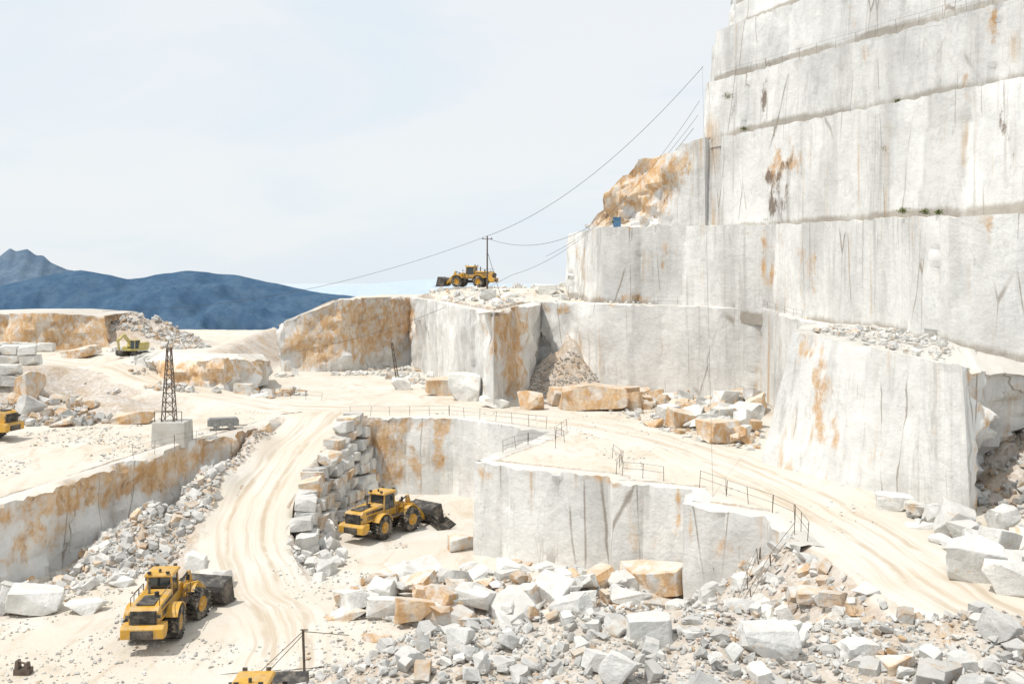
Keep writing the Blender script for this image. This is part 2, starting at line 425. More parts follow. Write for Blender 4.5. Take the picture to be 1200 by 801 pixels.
def ribbon(name,path,width,lift=.07):
    p=np.array([q[:2] for q in path],float)
    for _ in range(3):
        a=p[:-1]*.75+p[1:]*.25;b=p[:-1]*.25+p[1:]*.75
        p=np.concatenate([[p[0]],np.stack([a,b],1).reshape(-1,2),[p[-1]]])
    s=np.concatenate([[0],np.cumsum(np.hypot(*np.diff(p,axis=0).T))])
    ss=np.arange(0,s[-1],.6);p=np.stack([np.interp(ss,s,p[:,0]),np.interp(ss,s,p[:,1])],1)
    t=np.gradient(p,axis=0);t/=np.linalg.norm(t,axis=1)[:,None];nr=np.stack([t[:,1],-t[:,0]],1)
    L=np.linspace(-1,1,25);w=width/2*(1+.10*vn(ss/6,0*ss,0*ss,3))
    P=p[:,None,:]+nr[:,None,:]*(L[None,:,None]*w[:,None,None])
    Z=H(P[...,0],P[...,1],False)+lift-.10*np.abs(L)[None,:]**6
    rut=0
    for o in (-.42,-.14,.2,.47): rut=rut+np.exp(-((L-o)/.07)**2)
    Z=Z-.05*rut[None,:]
    V=np.concatenate([P,Z[...,None]],-1).reshape(-1,3);m=len(L);n=len(ss)
    a=np.arange(n-1)[:,None]*m+np.arange(m-1)[None,:]
    F=np.stack([a,a+1,a+1+m,a+m],-1).reshape(-1,4)
    me=mkmesh(name,V,F,M_road,True)
    uv=me.uv_layers.new(name='UVMap')
    li=np.zeros(len(me.loops),np.int32);me.loops.foreach_get('vertex_index',li)
    U=np.stack([np.tile(L,n),np.repeat(ss,m)],1)[li]
    uv.data.foreach_set('uv',U.astype(np.float32).ravel())
    if me.polygons[0].normal.z<0: me.flip_normals()
    mkobj(name,me)
ribbon('haul_road',RAMP[:-1]+[(-15,70,-23.5),(-14,62,-23.5)],7.4)
ribbon('haul_road',[(-28,121),(-14,120),(0,115),(9,108),(15,98),(19,85),(22.8,73),(23.2,60),(23.6,52),(24.5,47.5)],8.2,.08)
ribbon('haul_road',UROAD[:-1]+[(-24,117)],6.5,.07)

# ---------------------------------------------------------------- benches and quarry walls
tzc=lambda x,y: tz(x,y)+.10
bench('quarry_wall',xyz(TE,-25,tzc,[.3,.08,0,0,.02,.02,.03,.06,.12,.4]),sp=.5,seed=3,slab=.22)
bench('quarry_wall',xyz(LE[1:],-25,tzc,[.5,.5,.45,.45,.4,.5,.6]),sp=.55,seed=5,slab=.3)
bench('quarry_wall',xyz(PE,-17,lambda x,y:zp(x,y)+.15,[.6,.6,.55,.5,.15,.35,.5,.05,0,0,0,0]),sp=.6,seed=8,slab=.3)
bench('marble_bench',[(27.5,102,-17,29,102,-4.3,0),(21.0,87.3,-17,24.2,88,-4.2,0),(31.8,70.6,-18,31.2,71,-5.8,.02),(33.0,73.4,-18,33.4,73,-6.2,1.1),(36.5,80,-18,39.5,78,-6.9,1.7),(52,84,-18,52,80,-7.5,1.2)],
      [(33,103,-4.2),(34.5,97,-4.2),(37,87,-4.9),(38,86,-5.3),(42,85,-6),(52,84.5,-6.5)],sp=.45,seed=13,slab=.06,amp=.09,tr=(.55,.7))
def q(u,vb,d,vt,r=0): b=W(u,vb,d);t=W(u,vt,d);return (b[0],b[1],b[2]-1.2,t[0],t[1],t[2],r)
f2=[q(662,345,185,290,.3),q(670,345,168,272,.25),q(707,352,141,265,.0),q(895,370,128,262,0),q(950,374,113,260,.0),q(1045,385,97,253,.02),q(1110,400,84.5,251,.02),q(1200,418,82,249,.03),q(1330,425,80,245,.05)]
b2=[(14.5,200,8),(16,195,8),(22,180,8),(45,160,8),(50,150,7.5),(56,130,7),(60,120,6),(66,110,6),(75,100,6)]
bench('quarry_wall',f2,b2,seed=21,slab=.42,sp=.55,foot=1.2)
def tier(zb,zt,back,seed,x0=26.2,y0=142.,foot=1.0):
    dx,dy=.894*back,.447*back
    A=(x0+dx*.4,y0+dy);C=(48.5+dx,97+dy);D=(60+dx,74+dy)
    fr=[(x0+14,212,zb-1,x0+14,212,zt,.2),(A[0],A[1],zb-1,A[0]+.5,A[1],zt,.05),(C[0],C[1],zb-1,C[0]+.35,C[1]+.18,zt-.1,0),(D[0],D[1],zb-1,D[0],D[1],zt,0)]
    bk=[(60,214,zt),(70,170,zt),(85,130,zt),(95,100,zt)]
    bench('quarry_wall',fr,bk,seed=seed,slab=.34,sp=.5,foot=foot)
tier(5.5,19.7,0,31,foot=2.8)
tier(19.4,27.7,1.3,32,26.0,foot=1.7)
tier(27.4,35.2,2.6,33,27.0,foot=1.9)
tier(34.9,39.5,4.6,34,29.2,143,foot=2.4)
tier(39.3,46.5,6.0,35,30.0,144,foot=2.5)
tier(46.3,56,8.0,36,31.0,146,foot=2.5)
fl=[]
for (u,d,vt,r) in ((700,175,262,.6),(695,153,262,.7),(703,151,238,.8),(722,149,213,.9),(748,146.5,186,.9),(785,144,176,.5),(800,142.6,168,.2),(826,141.0,161,.05),(834,142.5,160.5,.0)):
    fl.append(q(u,268,d,vt,r))
bench('rock_outcrop',fl,[(22,190,8),(22,180,9),(24,176,12),(26,170,15),(28,165,17),(31,160,19),(34,155,19),(36,150,19.6),(37,148,19.6)],seed=41,slab=.2,sp=.55)
fc=[q(-120,412,172,372,.5),q(-10,412,166,366,.45),q(60,413,164,366,.5),(*W(128,412,166),*W(122,369,168),.5),q(135,410,185,372,.5)]
bench('quarry_wall',fc,[(-105,185,-5.5),(-88,190,-5),(-78,190,-5),(-70,190,-5.5),(-69,192,-6)],seed=51,slab=.3,sp=.7)
BL+=[(230,434,132,60,16,1.15,0)]
fr_=[q(140,428,158,416,.6),q(165,440,140,418,.7),q(215,452,131.5,419,.8),q(262,457,130.5,418,.8),q(296,448,137,420,.7),q(312,436,150,420,.6)]
bench('rock_outcrop',fr_,[(-62,165,-10.6),(-54,156,-10.5),(-50,152,-10.5),(-45,152,-10.6),(-42,154,-10.8),(-38,156,-11)],seed=55,slab=.2,sp=.5)

# ---------------------------------------------------------------- rocks
def fin(bm,seed,sub,amp,scale=(1,1,1)):
    bmesh.ops.triangulate(bm,faces=bm.faces)
    if sub:
        bmesh.ops.subdivide_edges(bm,edges=bm.edges[:],cuts=sub,use_grid_fill=True)
        bmesh.ops.triangulate(bm,faces=bm.faces)
    bmesh.ops.recalc_face_normals(bm,faces=bm.faces)
    bm.verts.index_update()
    V=np.array([v.co[:] for v in bm.verts]);F=np.array([[v.index for v in f.verts] for f in bm.faces]);bm.free()
    if amp:
        x,y,z=V.T
        V=V*(1+amp*fbm(x*1.6+seed,y*1.6,z*1.6,3,seed,.6)[:,None])+amp*.6*np.stack([fbm(x*3,y*3,z*3+9*k,2,seed+k) for k in (1,2,3)],1)
    return V*np.array(scale),F
def hull_rock(seed,npt=15,sub=0,amp=0,bev=0):
    rg=np.random.default_rng(seed);bm=bmesh.new()
    for i in range(npt):
        v=rg.uniform(-1,1,3);m=np.max(np.abs(v))*.55+np.linalg.norm(v)*.45;v=v/m*rg.uniform(.75,1)
        bm.verts.new(v)
    bmesh.ops.convex_hull(bm,input=bm.verts)
    loose=[v for v in bm.verts if not v.link_faces];bmesh.ops.delete(bm,geom=loose,context='VERTS')
    if bev: bmesh.ops.bevel(bm,geom=bm.edges[:],offset=bev,segments=1,affect='EDGES',profile=.5)
    return fin(bm,seed,sub,amp,(1,.8,.66))
def chip_block(seed,cuts=5,bev=.035,jit=.16,sub=0,amp=.03):
    rg=np.random.default_rng(seed);bm=bmesh.new();bmesh.ops.create_cube(bm,size=2)
    for v in bm.verts: v.co=Vector([c*(1+rg.uniform(-jit,jit*.4)) for c in v.co])
    for i in range(cuts):
        d=rg.normal(size=3);d/=np.linalg.norm(d)
        off=np.sum(np.abs(d))*rg.uniform(.50,.85)
        r=bmesh.ops.bisect_plane(bm,geom=bm.verts[:]+bm.edges[:]+bm.faces[:],plane_co=Vector(d*off),plane_no=Vector(d),clear_outer=True)
        bmesh.ops.holes_fill(bm,edges=bm.edges,sides=0)
    if bev: bmesh.ops.bevel(bm,geom=bm.edges[:],offset=bev,segments=1,affect='EDGES',profile=.5)
    return fin(bm,seed,sub,amp)
HUL=[hull_rock(100+i,random.choice((11,14,18,24))) for i in range(24)]
CHB=[chip_block(300+i,random.choice((6,7,8,9)),.035,.34,1,.07) for i in range(16)]+[hull_rock(350+i,random.choice((9,11,13)),1,.06,.035) for i in range(14)]
CHS=[chip_block(400+i,random.choice((4,5,6)),0,.32,0,.05) for i in range(12)]+[hull_rock(450+i,random.choice((9,12,16))) for i in range(14)]
BLK=[chip_block(500+i,3,.06,.16,1,.045) for i in range(12)]

def rotm(rz,rx,ry):
    return np.array((Matrix.Rotation(rz,3,'Z')@Matrix.Rotation(rx,3,'X')@Matrix.Rotation(ry,3,'Y')))
def combine(name,items,protos,mat=None):
    Vs=[];Fs=[];ru=[];to=[];o=0
    for it in items:
        V,F=protos[random.randrange(len(protos))]
        M=rotm(it[6],random.uniform(-1,1)*it[7],random.uniform(-1,1)*it[7])
        P=(V*np.array(it[3:6]))@M.T+np.array(it[:3])
        Vs.append(P);Fs.append(F+o);o+=len(V);ru.append(np.full(len(V),it[8]));to.append(np.full(len(V),it[9]))
    V=np.concatenate(Vs);F=np.concatenate(Fs)
    me=mkmesh(name,V,F,mat or M_rock,False,{'rust':np.concatenate(ru),'tone':np.concatenate(to)})
    return mkobj(name,me)
def region(pts): return [hit(u,v)[:2] for (u,v) in pts]
def sample(poly,n):
    P=np.array(poly);lo=P.min(0);hi=P.max(0);out=np.zeros((0,2))
    while len(out)<n:
        q_=rng.uniform(lo,hi,(n*3,2));out=np.concatenate([out,q_[pip(q_[:,0],q_[:,1],poly)]])
    return out[:n]
def scatter(name,poly,n,s0,s1,rustp=.3,rustv=.5,protos=None,pw=2.2,tone=(.3,.8),stack=0,embed=.25,flat=1.0,tilt=.6,clump=0):
    P=sample(poly,n*(2 if clump else 1))
    if clump:
        k=fbm(P[:,0]/clump,P[:,1]/clump,0*P[:,0],3,n)
        P=P[np.argsort(-k)[:n]]
    h=H(P[:,0],P[:,1]);items=[]
    for i in range(n):
        s=s0+(s1-s0)*random.random()**pw
        r=rustv*random.uniform(.55,1.15) if random.random()<rustp else random.uniform(0,.12)
        a,b,c=random.uniform(.75,1.35),random.uniform(.65,1.05),random.uniform(.6,1.05)*flat
        items.append((P[i,0],P[i,1],h[i]+s*(.5-embed)*c+random.random()*stack,s*.5*a,s*.5*b,s*.5*c,random.uniform(0,6.28),tilt,r,random.uniform(*tone)))
    return combine(name,items,protos or HUL)

FG=[(-13,47),(-9,34),(-6,30),(24,30),(40,36),(40,50.5),(25,47.6),(18,48.5),(8,49),(-4,49.5),(-12,51)]
scatter('gravel',FG,16000,.08,.34,.18,.5,pw=1.8,tone=(.05,.75))
scatter('rubble_pile',FG,3300,.25,.80,.18,.55,CHS+HUL,pw=2.0,tone=(.1,.85))
scatter('rubble_pile',FG,120,.7,1.6,.18,.55,CHB,pw=1.7,tone=(.3,.85),embed=.15)
PH=[(-13,74),(-9,80),(-3,82.5),(4,80),(8,77.5),(11,73),(12,69),(7,67),(0,68),(-8,70)]
scatter('block_pile',PH,165,.9,3.1,.48,.72,CHB,pw=1.5,tone=(.45,.9),stack=.9,embed=.2,flat=.60,tilt=.35)
scatter('rubble_pile',PH,1600,.2,.8,.38,.6,CHS,tone=(.3,.85))
scatter('gravel',[(-14,60),(-13,76),(16,72),(15,58),(10,52),(-10,54)],2400,.10,.45,.3,.5,tone=(.2,.8))
scatter('rubble_pile',[(12,71.5),(15,69.5),(18,66),(19,50),(10,52),(9,60)],480,.2,1.2,.32,.55,CHS,tone=(.4,.85))
scatter('rubble_pile',[(-36,82),(-34.5,88),(-31,97),(-27.5,101),(-26.5,90),(-27.5,84),(-31,79.5)],1700,.2,.95,.38,.55,CHS,pw=2.4,tone=(.25,.85))
scatter('rubble_pile',[(-42,70),(-39.5,77),(-35,84),(-31,80),(-34,72)],220,.2,1.2,.25,.5,CHS,pw=2.6,tone=(.4,.85))
scatter('gravel',[(-29,98),(-26.3,112),(-25,108),(-27.3,92),(-27,84),(-29.5,84)],900,.12,.45,.55,.6,tone=(.1,.6))
scatter('rubble_pile',[(-18.2,96),(-16.8,96),(-14,86),(-15.5,80),(-18.5,85)],170,.3,1.6,.28,.5,CHB,tone=(.5,.9),pw=2.6)
scatter('block_pile',region([(768,478),(800,470),(885,470),(888,505),(870,525),(800,508)]),90,1.2,3.3,.6,.8,CHB,pw=1.3,tone=(.42,.88),stack=.6,embed=.15,flat=.7,tilt=.35)
scatter('rubble_pile',region([(640,470),(760,470),(890,470),(895,530),(800,515),(700,480)]),420,.2,.9,.42,.6,CHS,tone=(.4,.85))
scatter('block_pile',region([(640,472),(650,457),(770,458),(770,480)]),36,1.5,3.4,.85,.95,CHB,pw=1.2,tone=(.38,.8),embed=.2,flat=.72,tilt=.3)
scatter('gravel',[(0,143),(4,132),(14,132),(13,139)],2200,.12,.5,.4,.5,tone=(0,.35))
scatter('block_pile',[(28,71.6),(31,69.8),(35.5,67),(36,60),(34,53),(28.5,55),(28,63),(26.8,69)],75,.9,2.5,.1,.45,CHB,pw=1.4,tone=(.5,.9),stack=.4,embed=.15,tilt=.5)
scatter('rubble_pile',[(27,73),(32,70),(45,66),(45,50),(30,50),(28,62)],600,.15,.7,.12,.4,CHS,tone=(.4,.85),clump=3)
scatter('rubble_pile',[(33,72),(36,80),(44,82),(50,70),(40,68)],900,.2,.8,.55,.55,CHS,tone=(0,.4))
scatter('rubble_pile',[(-75,105),(-75,122),(-62,127),(-50,137),(-42,130),(-38,112),(-45,108)],2500,.2,1.2,.6,.65,CHS,pw=3.2,tone=(.0,.6),clump=6)
scatter('block_pile',[(-75,112),(-75,128),(-60,130),(-50,122),(-56,112)],26,1.4,3.2,.55,.8,CHB,pw=1.2,tone=(.4,.85),embed=.25)
scatter('rubble_pile',[(-85,160),(-60,158),(-50,172),(-62,185)],1200,.25,1.0,.45,.6,CHS,pw=3,tone=(.1,.65),clump=6)
scatter('rubble_pile',[(-46,126),(-38,126),(-27,134),(-30,142),(-42,140)],400,.2,1.3,.5,.6,CHS,pw=2.6,tone=(.3,.8),clump=4)
scatter('rubble_pile',[(-38,164),(-28,165),(-18,176),(-14,160),(-10,150),(-16,150),(-22,165),(-38,160)],400,.2,1.1,.3,.5,CHS,pw=2.6,tone=(.4,.8),clump=4)
scatter('rubble_pile',[(-24,176),(-2,126),(4,151),(12,142),(12,175),(-20,200)],420,.2,1.3,.18,.5,CHS,pw=3,tone=(.5,.9),clump=6)
scatter('rubble_pile',[(12.3,139.6),(31,129.6),(32.4,112),(34.5,112),(32,128.5),(13,140.8)],260,.12,.6,.2,.4,CHS,pw=2,tone=(.5,.85))
scatter('gravel',[(-40,100),(-30,118),(0,118),(12,112),(24,110),(28,90),(24,60),(19,60),(17,72),(9,86),(6,104),(-5,115),(-25,114),(-32,100)],1500,.07,.30,.2,.5,tone=(.2,.7),clump=7)
scatter('gravel',[(-38,60),(-34,78),(-26,82),(-24,76),(-12,88),(-6,104),(-14,104),(-9,90),(-6,84),(-14,70),(-12,58)],1400,.07,.34,.2,.5,tone=(.2,.7),clump=5)
scatter('gravel',[(-52,88),(-50,104),(-36,110),(-32,100),(-38,86)],700,.08,.4,.3,.5,tone=(.2,.7),clump=5)
def capz(x,y): return -4.2-.09*np.clip(88-y,0,20)-.12*np.clip(x-33,0,10)
items=[]
for p in sample([(25.5,88.5),(31,73),(36,82),(35.5,88),(31,98)],520):
    s=.08+.55*random.random()**4
    items.append((p[0],p[1],capz(*p)+.02,s*.6,s*.5,s*.4,random.uniform(0,6),.4,.35*(random.random()<.3),random.uniform(.4,.8)))
combine('rubble_pile',items,CHS)

BO=[(512,464,32,22,.8,.8),(546,470,38,36,.1,.9),(579,479,42,22,.1,.9),(619,481,42,46,.8,.75),(655,476,28,20,.7,.8),(695,482,72,30,.85,.65),(728,474,40,20,.9,.6),(757,474,34,22,.9,.6),
 (766,502,34,22,.85,.7),(800,502,32,24,.6,.8),(845,520,44,26,.6,.8),(872,522,36,24,.8,.7),(825,498,36,22,.15,.9),(852,480,36,24,.2,.9),(806,476,22,18,.1,.3),
 (962,712,62,40,.55,.7),(1020,700,44,24,.2,.9),(770,700,78,34,.55,.8),(1052,600,44,18,.1,.9),(1088,622,44,28,.1,.9),(1140,650,54,36,.15,.9),(1178,655,50,30,.1,.7),(1150,686,56,44,.1,.8),(1185,700,46,40,.1,.8),(1110,640,36,22,.1,.9),
 (403,731,60,26,.55,.8),(452,727,46,26,.2,.9),(505,722,50,30,.7,.8),(556,735,50,22,.2,.9),(535,650,46,46,.45,.8),(610,712,40,26,.3,.9),(640,700,46,24,.45,.9),(482,704,40,28,.6,.8),(436,756,46,18,.55,.6),
 (370,614,34,22,.1,.9),(374,634,28,24,.1,.9),(352,620,28,20,.1,.9),(376,655,24,20,.1,.9),(402,602,22,16,.2,.9),(370,598,26,18,.15,.9),
 (30,724,56,26,.1,.9),(88,724,58,28,.1,.9),(138,690,34,24,.2,.9),(258,690,28,22,.1,.9),(228,672,28,20,.15,.9),
 (148,499,62,32,.85,.75),(62,502,50,24,.5,.8),(20,470,44,34,.55,.8),(290,450,38,28,.5,.85),(303,466,26,16,.1,.9),(330,465,26,16,.6,.85),(284,462,22,14,.5,.8),(90,420,40,10,.5,.8),
 (468,457,20,14,.15,.9),(499,456,12,10,.2,.8),(595,351,32,17,.1,.7),(572,352,20,14,.1,.6),(640,346,26,14,.1,.9),(655,350,26,12,.1,.9),(1055,795,60,50,.45,.8),(760,765,54,42,.1,.85),(905,772,70,36,.1,.85),(815,752,36,20,.1,.8),(585,790,42,22,.1,.8),(1130,790,34,20,.1,.7),(1010,775,40,20,.15,.8),(700,790,34,20,.1,.8),(1160,748,30,16,.1,.7),(940,745,38,20,.1,.8)]
for i,(u,v,w,h,ru,to) in enumerate(BO):
    x,y,z=hit(u,v)
    ww=w/1200*y*1.08;hh=h/1200*y*1.08;dd=ww*random.uniform(.6,.85)
    V,F=CHB[(i*7+3)%len(CHB)]
    P=(V*np.array([ww/2,dd/2,hh/2]))@rotm(random.uniform(-.5,.5),random.uniform(-.12,.12),random.uniform(-.14,.14)).T
    P[:,2]-=P[:,2].min()
    P=P+np.array((x,y+dd*.45,z-.12*hh))
    me=mkmesh('marble_boulder',P,F,M_rock,False,{'rust':np.full(len(P),ru),'tone':np.full(len(P),to)})
    mkobj('marble_boulder',me)

# dry-laid block retaining wall beside the ramp
items=[]
wp=np.array([(-16.2,113.4),(-16.6,110.5),(-18.7,99.4),(-19.2,93.5),(-18.9,88.0)])
ws=np.concatenate([[0],np.cumsum(np.hypot(*np.diff(wp,axis=0).T))])
rowh=1.12
for r_ in range(9):
    s=random.uniform(0,.8)
    while s<ws[-1]:
        L=random.uniform(.9,2.6)
        x=np.interp(s+L/2,ws,wp[:,0]);y=np.interp(s+L/2,ws,wp[:,1])
        a=math.atan2(np.interp(s+L,ws,wp[:,1])-np.interp(s,ws,wp[:,1]),np.interp(s+L,ws,wp[:,0])-np.interp(s,ws,wp[:,0]))
        z=FLOOR+.4+rowh*r_+.25*math.sin(s*.7+r_)
        _,rz=pdist(np.array([x]),np.array([y]),RAMP)
        if z<rz[0]+.5:
            x+=1.3-.30*r_
            items.append((x+random.uniform(-.3,.3),y+random.uniform(-.15,.15),z+random.uniform(-.16,.16),L/2*1.02,1.0,rowh/2*random.uniform(.85,1.12),a+random.uniform(-.16,.16),.14,random.choice((.05,.1,.1,.35,.5)),random.uniform(.3,.85)))
        s+=L+.02
combine('stone_retaining_wall',items,BLK)
items=[]
for (u,v,nx,nl) in ((8,428,3,2),(22,410,2,1),(50,412,2,1),(6,455,2,2)):
    x,y,z=hit(u,v)
    for a in range(nx):
        for b in range(nl): items.append((x+a*2.5-2,y+random.uniform(-.3,.3),z+.7+b*1.35,1.2,.9,.66,random.uniform(-.15,.15),.04,.15,random.uniform(.6,.9)))
combine('block_stack',items,BLK)

# ---------------------------------------------------------------- part builder
class MB:
    def __init__(s): s.V=[];s.F=[]
    def add(s,V,F):
        o=len(s.V);s.V+= [tuple(v) for v in V];s.F+=[[i+o for i in f] for f in F]
    def box(s,x0,x1,y0,y1,z0,z1,tx=0,ty=0):
        s.add([(x0,y0,z0),(x1,y0,z0),(x1,y1,z0),(x0,y1,z0),(x0+tx,y0+ty,z1),(x1-tx,y0+ty,z1),(x1-tx,y1-ty,z1),(x0+tx,y1-ty,z1)],
              [(0,3,2,1),(4,5,6,7),(0,1,5,4),(1,2,6,5),(2,3,7,6),(3,0,4,7)])
    def prof(s,pts,y0,y1):
        n=len(pts)
        s.add([(p[0],y0,p[1]) for p in pts]+[(p[0],y1,p[1]) for p in pts],
              [list(range(n)),list(range(2*n-1,n-1,-1))]+[(i+n,(i+1)%n+n,(i+1)%n,i) for i in range(n)])
    def tube(s,a,b,r,n=8,r2=None):
        a=Vector(a);b=Vector(b);d=(b-a).normalized();r2=r if r2 is None else r2
        u=d.orthogonal().normalized();w=d.cross(u)
        V=[];
        for (c,rr) in ((a,r),(b,r2)):
            for i in range(n):
                t=6.28318*i/n;V.append(c+u*math.cos(t)*rr+w*math.sin(t)*rr)
        s.add(V,[(i,(i+1)%n,(i+1)%n+n,i+n) for i in range(n)]+[list(range(n-1,-1,-1)),list(range(n,2*n))])
    def rev(s,prof,cx,cy,cz,n=32):
        m=len(prof);V=[];F=[]
        for i in range(n):
            t=6.28318*i/n
            for (r,y) in prof: V.append((cx+r*math.cos(t),cy+y,cz+r*math.sin(t)))
        for i in range(n):
            for j in range(m-1):
                a=i*m+j;b=((i+1)%n)*m+j;F.append((a,a+1,b+1,b))
        s.add(V,F)
    def mesh(s,name,mat,smooth=False):
        me=bpy.data.meshes.new(name);me.from_pydata(s.V,[],s.F);me.update()
        bm=bmesh.new();bm.from_mesh(me);bmesh.ops.recalc_face_normals(bm,faces=bm.faces);bm.to_mesh(me);bm.free()
        me.materials.append(mat)
        if smooth:
            me.polygons.foreach_set('use_smooth',[True]*len(me.polygons));me.set_sharp_from_angle(angle=R(40))
        return me

def loader_parts(yel):
    parts=[]
    def P(name,b,mat,bev=.03,smooth=False): parts.append((name,b.mesh(name,mat,smooth),bev))
    wheels=[(-2.15,-1.3),(-2.15,1.3),(2.15,-1.3),(2.15,1.3)]
    rw=1.08
    for i,(x,y) in enumerate(wheels):
        b=MB();b.rev([(.52,-.36),(.62,-.43),(.86,-.45),(.97,-.40),(1.0,-.2),(1.0,.2),(.97,.40),(.86,.45),(.62,.43),(.52,.36)],x,y,rw,36)
        for k in range(22):
            t=6.283*k/22
            for sgn in (-1,1):
                tt=t+(.14 if sgn>0 else 0)
                c=Vector((math.cos(tt),0,math.sin(tt)));q_=Vector((-math.sin(tt),0,math.cos(tt)))
                V=[]
                for dr in (.97,1.08):
                    for (dy,dq) in ((.02,-.075),(.46,-.02),(.46,.09),(.02,.04)):
                        p=Vector((x,y,rw))+c*dr+q_*dq+Vector((0,dy*sgn,0));V.append(p)
                b.add(V,[(0,1,2,3),(4,7,6,5),(0,4,5,1),(1,5,6,2),(2,6,7,3),(3,7,4,0)])
        P('tyre_%d'%(i+1),b,M_tyre,0,False)
        b=MB();sg=1 if y>0 else -1
        b.rev([(0.0,.26*sg),(.16,.28*sg),(.2,.18*sg),(.34,.14*sg),(.44,.2*sg),(.53,.37*sg),(.56,.34*sg),(.5,-.3*sg)],x,y,rw,24)
        for k in range(8):
            t=6.283*k/8;b.tube((x+.27*math.cos(t),y+.12*sg,rw+.27*math.sin(t)),(x+.27*math.cos(t),y+.21*sg,rw+.27*math.sin(t)),.035,6)
        P('rim_%d'%(i+1),b,yel,0,True)
    b=MB();b.prof([(-4.75,1.75),(-4.82,2.55),(-4.55,2.82),(-1.35,3.02),(-1.2,1.75)],-.95,.95)
    P('engine_hood',b,yel,.06)
    b=MB();b.box(-4.5,-.6,-.62,.62,.85,1.9);b.box(-.8,.9,-.45,.45,.8,1.35);b.box(.6,3.0,-.5,.5,.75,1.7)
    b.tube((-2.15,-1.0,rw),(-2.15,1.0,rw),.28,12);b.tube((2.15,-1.0,rw),(2.15,1.0,rw),.28,12)
    P('chassis',b,M_blk,.03)
    b=MB();b.prof([(-5.15,.95),(-5.2,1.6),(-4.9,1.78),(-4.1,1.78),(-4.1,1.3),(-4.5,.9)],-1.35,1.35)
    P('counterweight',b,yel,.07)
    b=MB()
    for k in range(9): b.box(-4.92,-4.76,-.74,.74,1.84+k*.085,1.885+k*.085)
    b.box(-4.86,-4.7,-.82,.82,1.8,2.62)
    b.box(-4.4,-2.2,-.55,.55,2.86,2.95)
    b.box(-5.23,-5.15,-.7,.7,1.0,1.5)
    P('radiator_grille',b,M_blk,0)
    b=MB()
    for sg in (-1,1):
        b.box(-4.1,-1.5,sg*.95-.012,sg*.95+.012,2.5,2.72)
        for k in range(7): b.box(-3.9+k*.22,-3.78+k*.22,sg*.96-.012,sg*.96+.012,1.95,2.35)
    P('hood_decals',b,M_blk,0)
    b=MB()
    for (cx,a0,a1) in ((-2.15,20,150),(2.15,35,150)):
        for sg in (-1,1):
            n=10;outer=[];inner=[]
            for k in range(n+1):
                t=R(a0+(a1-a0)*k/n);outer.append((cx+1.26*math.cos(t),rw+1.26*math.sin(t)));inner.append((cx+1.20*math.cos(t),rw+1.20*math.sin(t)))
            for k in range(n):
                b.prof([inner[k],inner[k+1],outer[k+1],outer[k]],sg*.96,sg*1.72)
    P('fenders',b,yel,0)
    b=MB()
    for (x,y) in ((-1.15,-.82),(-1.15,.82),(.62,-.82),(.62,.82)):
        tx=.12 if x<0 else -.12
        b.add([(x-.06,y-.06,1.75),(x+.06,y-.06,1.75),(x+.06,y+.06,1.75),(x-.06,y+.06,1.75),(x-.06+tx,y*.93-.06,3.78),(x+.06+tx,y*.93-.06,3.78),(x+.06+tx,y*.93+.06,3.78),(x-.06+tx,y*.93+.06,3.78)],
              [(0,3,2,1),(4,5,6,7),(0,1,5,4),(1,2,6,5),(2,3,7,6),(3,0,4,7)])
    b.box(-1.2,.68,-.88,.88,1.55,2.35)
    b.box(-1.18,.62,-.86,.86,3.70,3.80)
    P('cab_frame',b,yel,.025)
    b=MB();b.box(-1.12,.60,-.80,.80,2.34,3.71,.1,.05);P('cab_glass',b,M_glass,0)
    b=MB();b.box(-1.35,.78,-.98,.98,3.80,3.98,.12,.1);P('cab_roof',b,yel,.05)
    b=MB()
    for y in (-.6,.6):
        b.box(.6,.74,y-.12,y+.12,3.99,4.14);b.box(-1.35,-1.22,y-.12,y+.12,3.99,4.14)
    b.tube((-.9,0,3.98),(-.9,0,4.2),.09,10)
    b.tube((-2.2,.35,2.9),(-2.2,.35,3.85),.09,10);b.tube((-2.8,-.3,2.85),(-2.8,-.3,3.25),.15,12)
    for y in (-.95,.95): b.box(-4.93,-4.83,y-.14,y+.14,2.2,2.4)
    for sg in (-1,1): b.tube((.7,sg*.9,3.1),(.95,sg*1.35,3.1),.02,5);b.box(.92,.97,sg*1.25,sg*1.5,2.9,3.3)
    P('lamps_and_exhaust',b,M_blk,.015)
    b=MB()
    for sg in (-1,1):
        b.box(-1.4,.85,sg*.9,sg*1.6,1.70,1.78)
        for k in range(4): b.box(.35,.8,sg*1.45,sg*1.62,.55+k*.3,.60+k*.3)
        for (x0,x1) in ((-1.35,-.3),(-.2,.85)):
            b.tube((x0,sg*1.58,1.78),(x0,sg*1.58,2.75),.025,6);b.tube((x1,sg*1.58,1.78),(x1,sg*1.58,2.75),.025,6);b.tube((x0,sg*1.58,2.75),(x1,sg*1.58,2.75),.025,6)
        b.tube((-4.4,sg*.9,2.85),(-4.4,sg*.9,3.35),.025,6);b.tube((-1.6,sg*.9,3.0),(-1.6,sg*.9,3.45),.025,6);b.tube((-4.4,sg*.9,3.35),(-1.6,sg*.9,3.45),.025,6)
    P('steps_and_handrails',b,M_steel,0)
    b=MB()
    b.prof([(1.0,1.5),(1.1,2.55),(1.45,2.75),(1.9,2.5),(2.9,1.6),(2.9,1.2),(1.0,1.2)],-.45,.45)
    for sg in (-1,1):
        b.prof([(1.25,2.25),(1.45,2.6),(3.1,2.35),(3.9,1.75),(4.75,.75),(4.5,.5),(3.45,1.4),(2.9,1.85)],sg*.62,sg*.82)
    b.box(3.2,3.5,-.7,.7,1.7,1.95)
    b.prof([(2.75,2.1),(2.9,3.05),(3.15,3.05),(3.5,2.1),(3.9,1.3),(3.7,1.2)],-.12,.12)
    P('lift_arms',b,yel,.03)
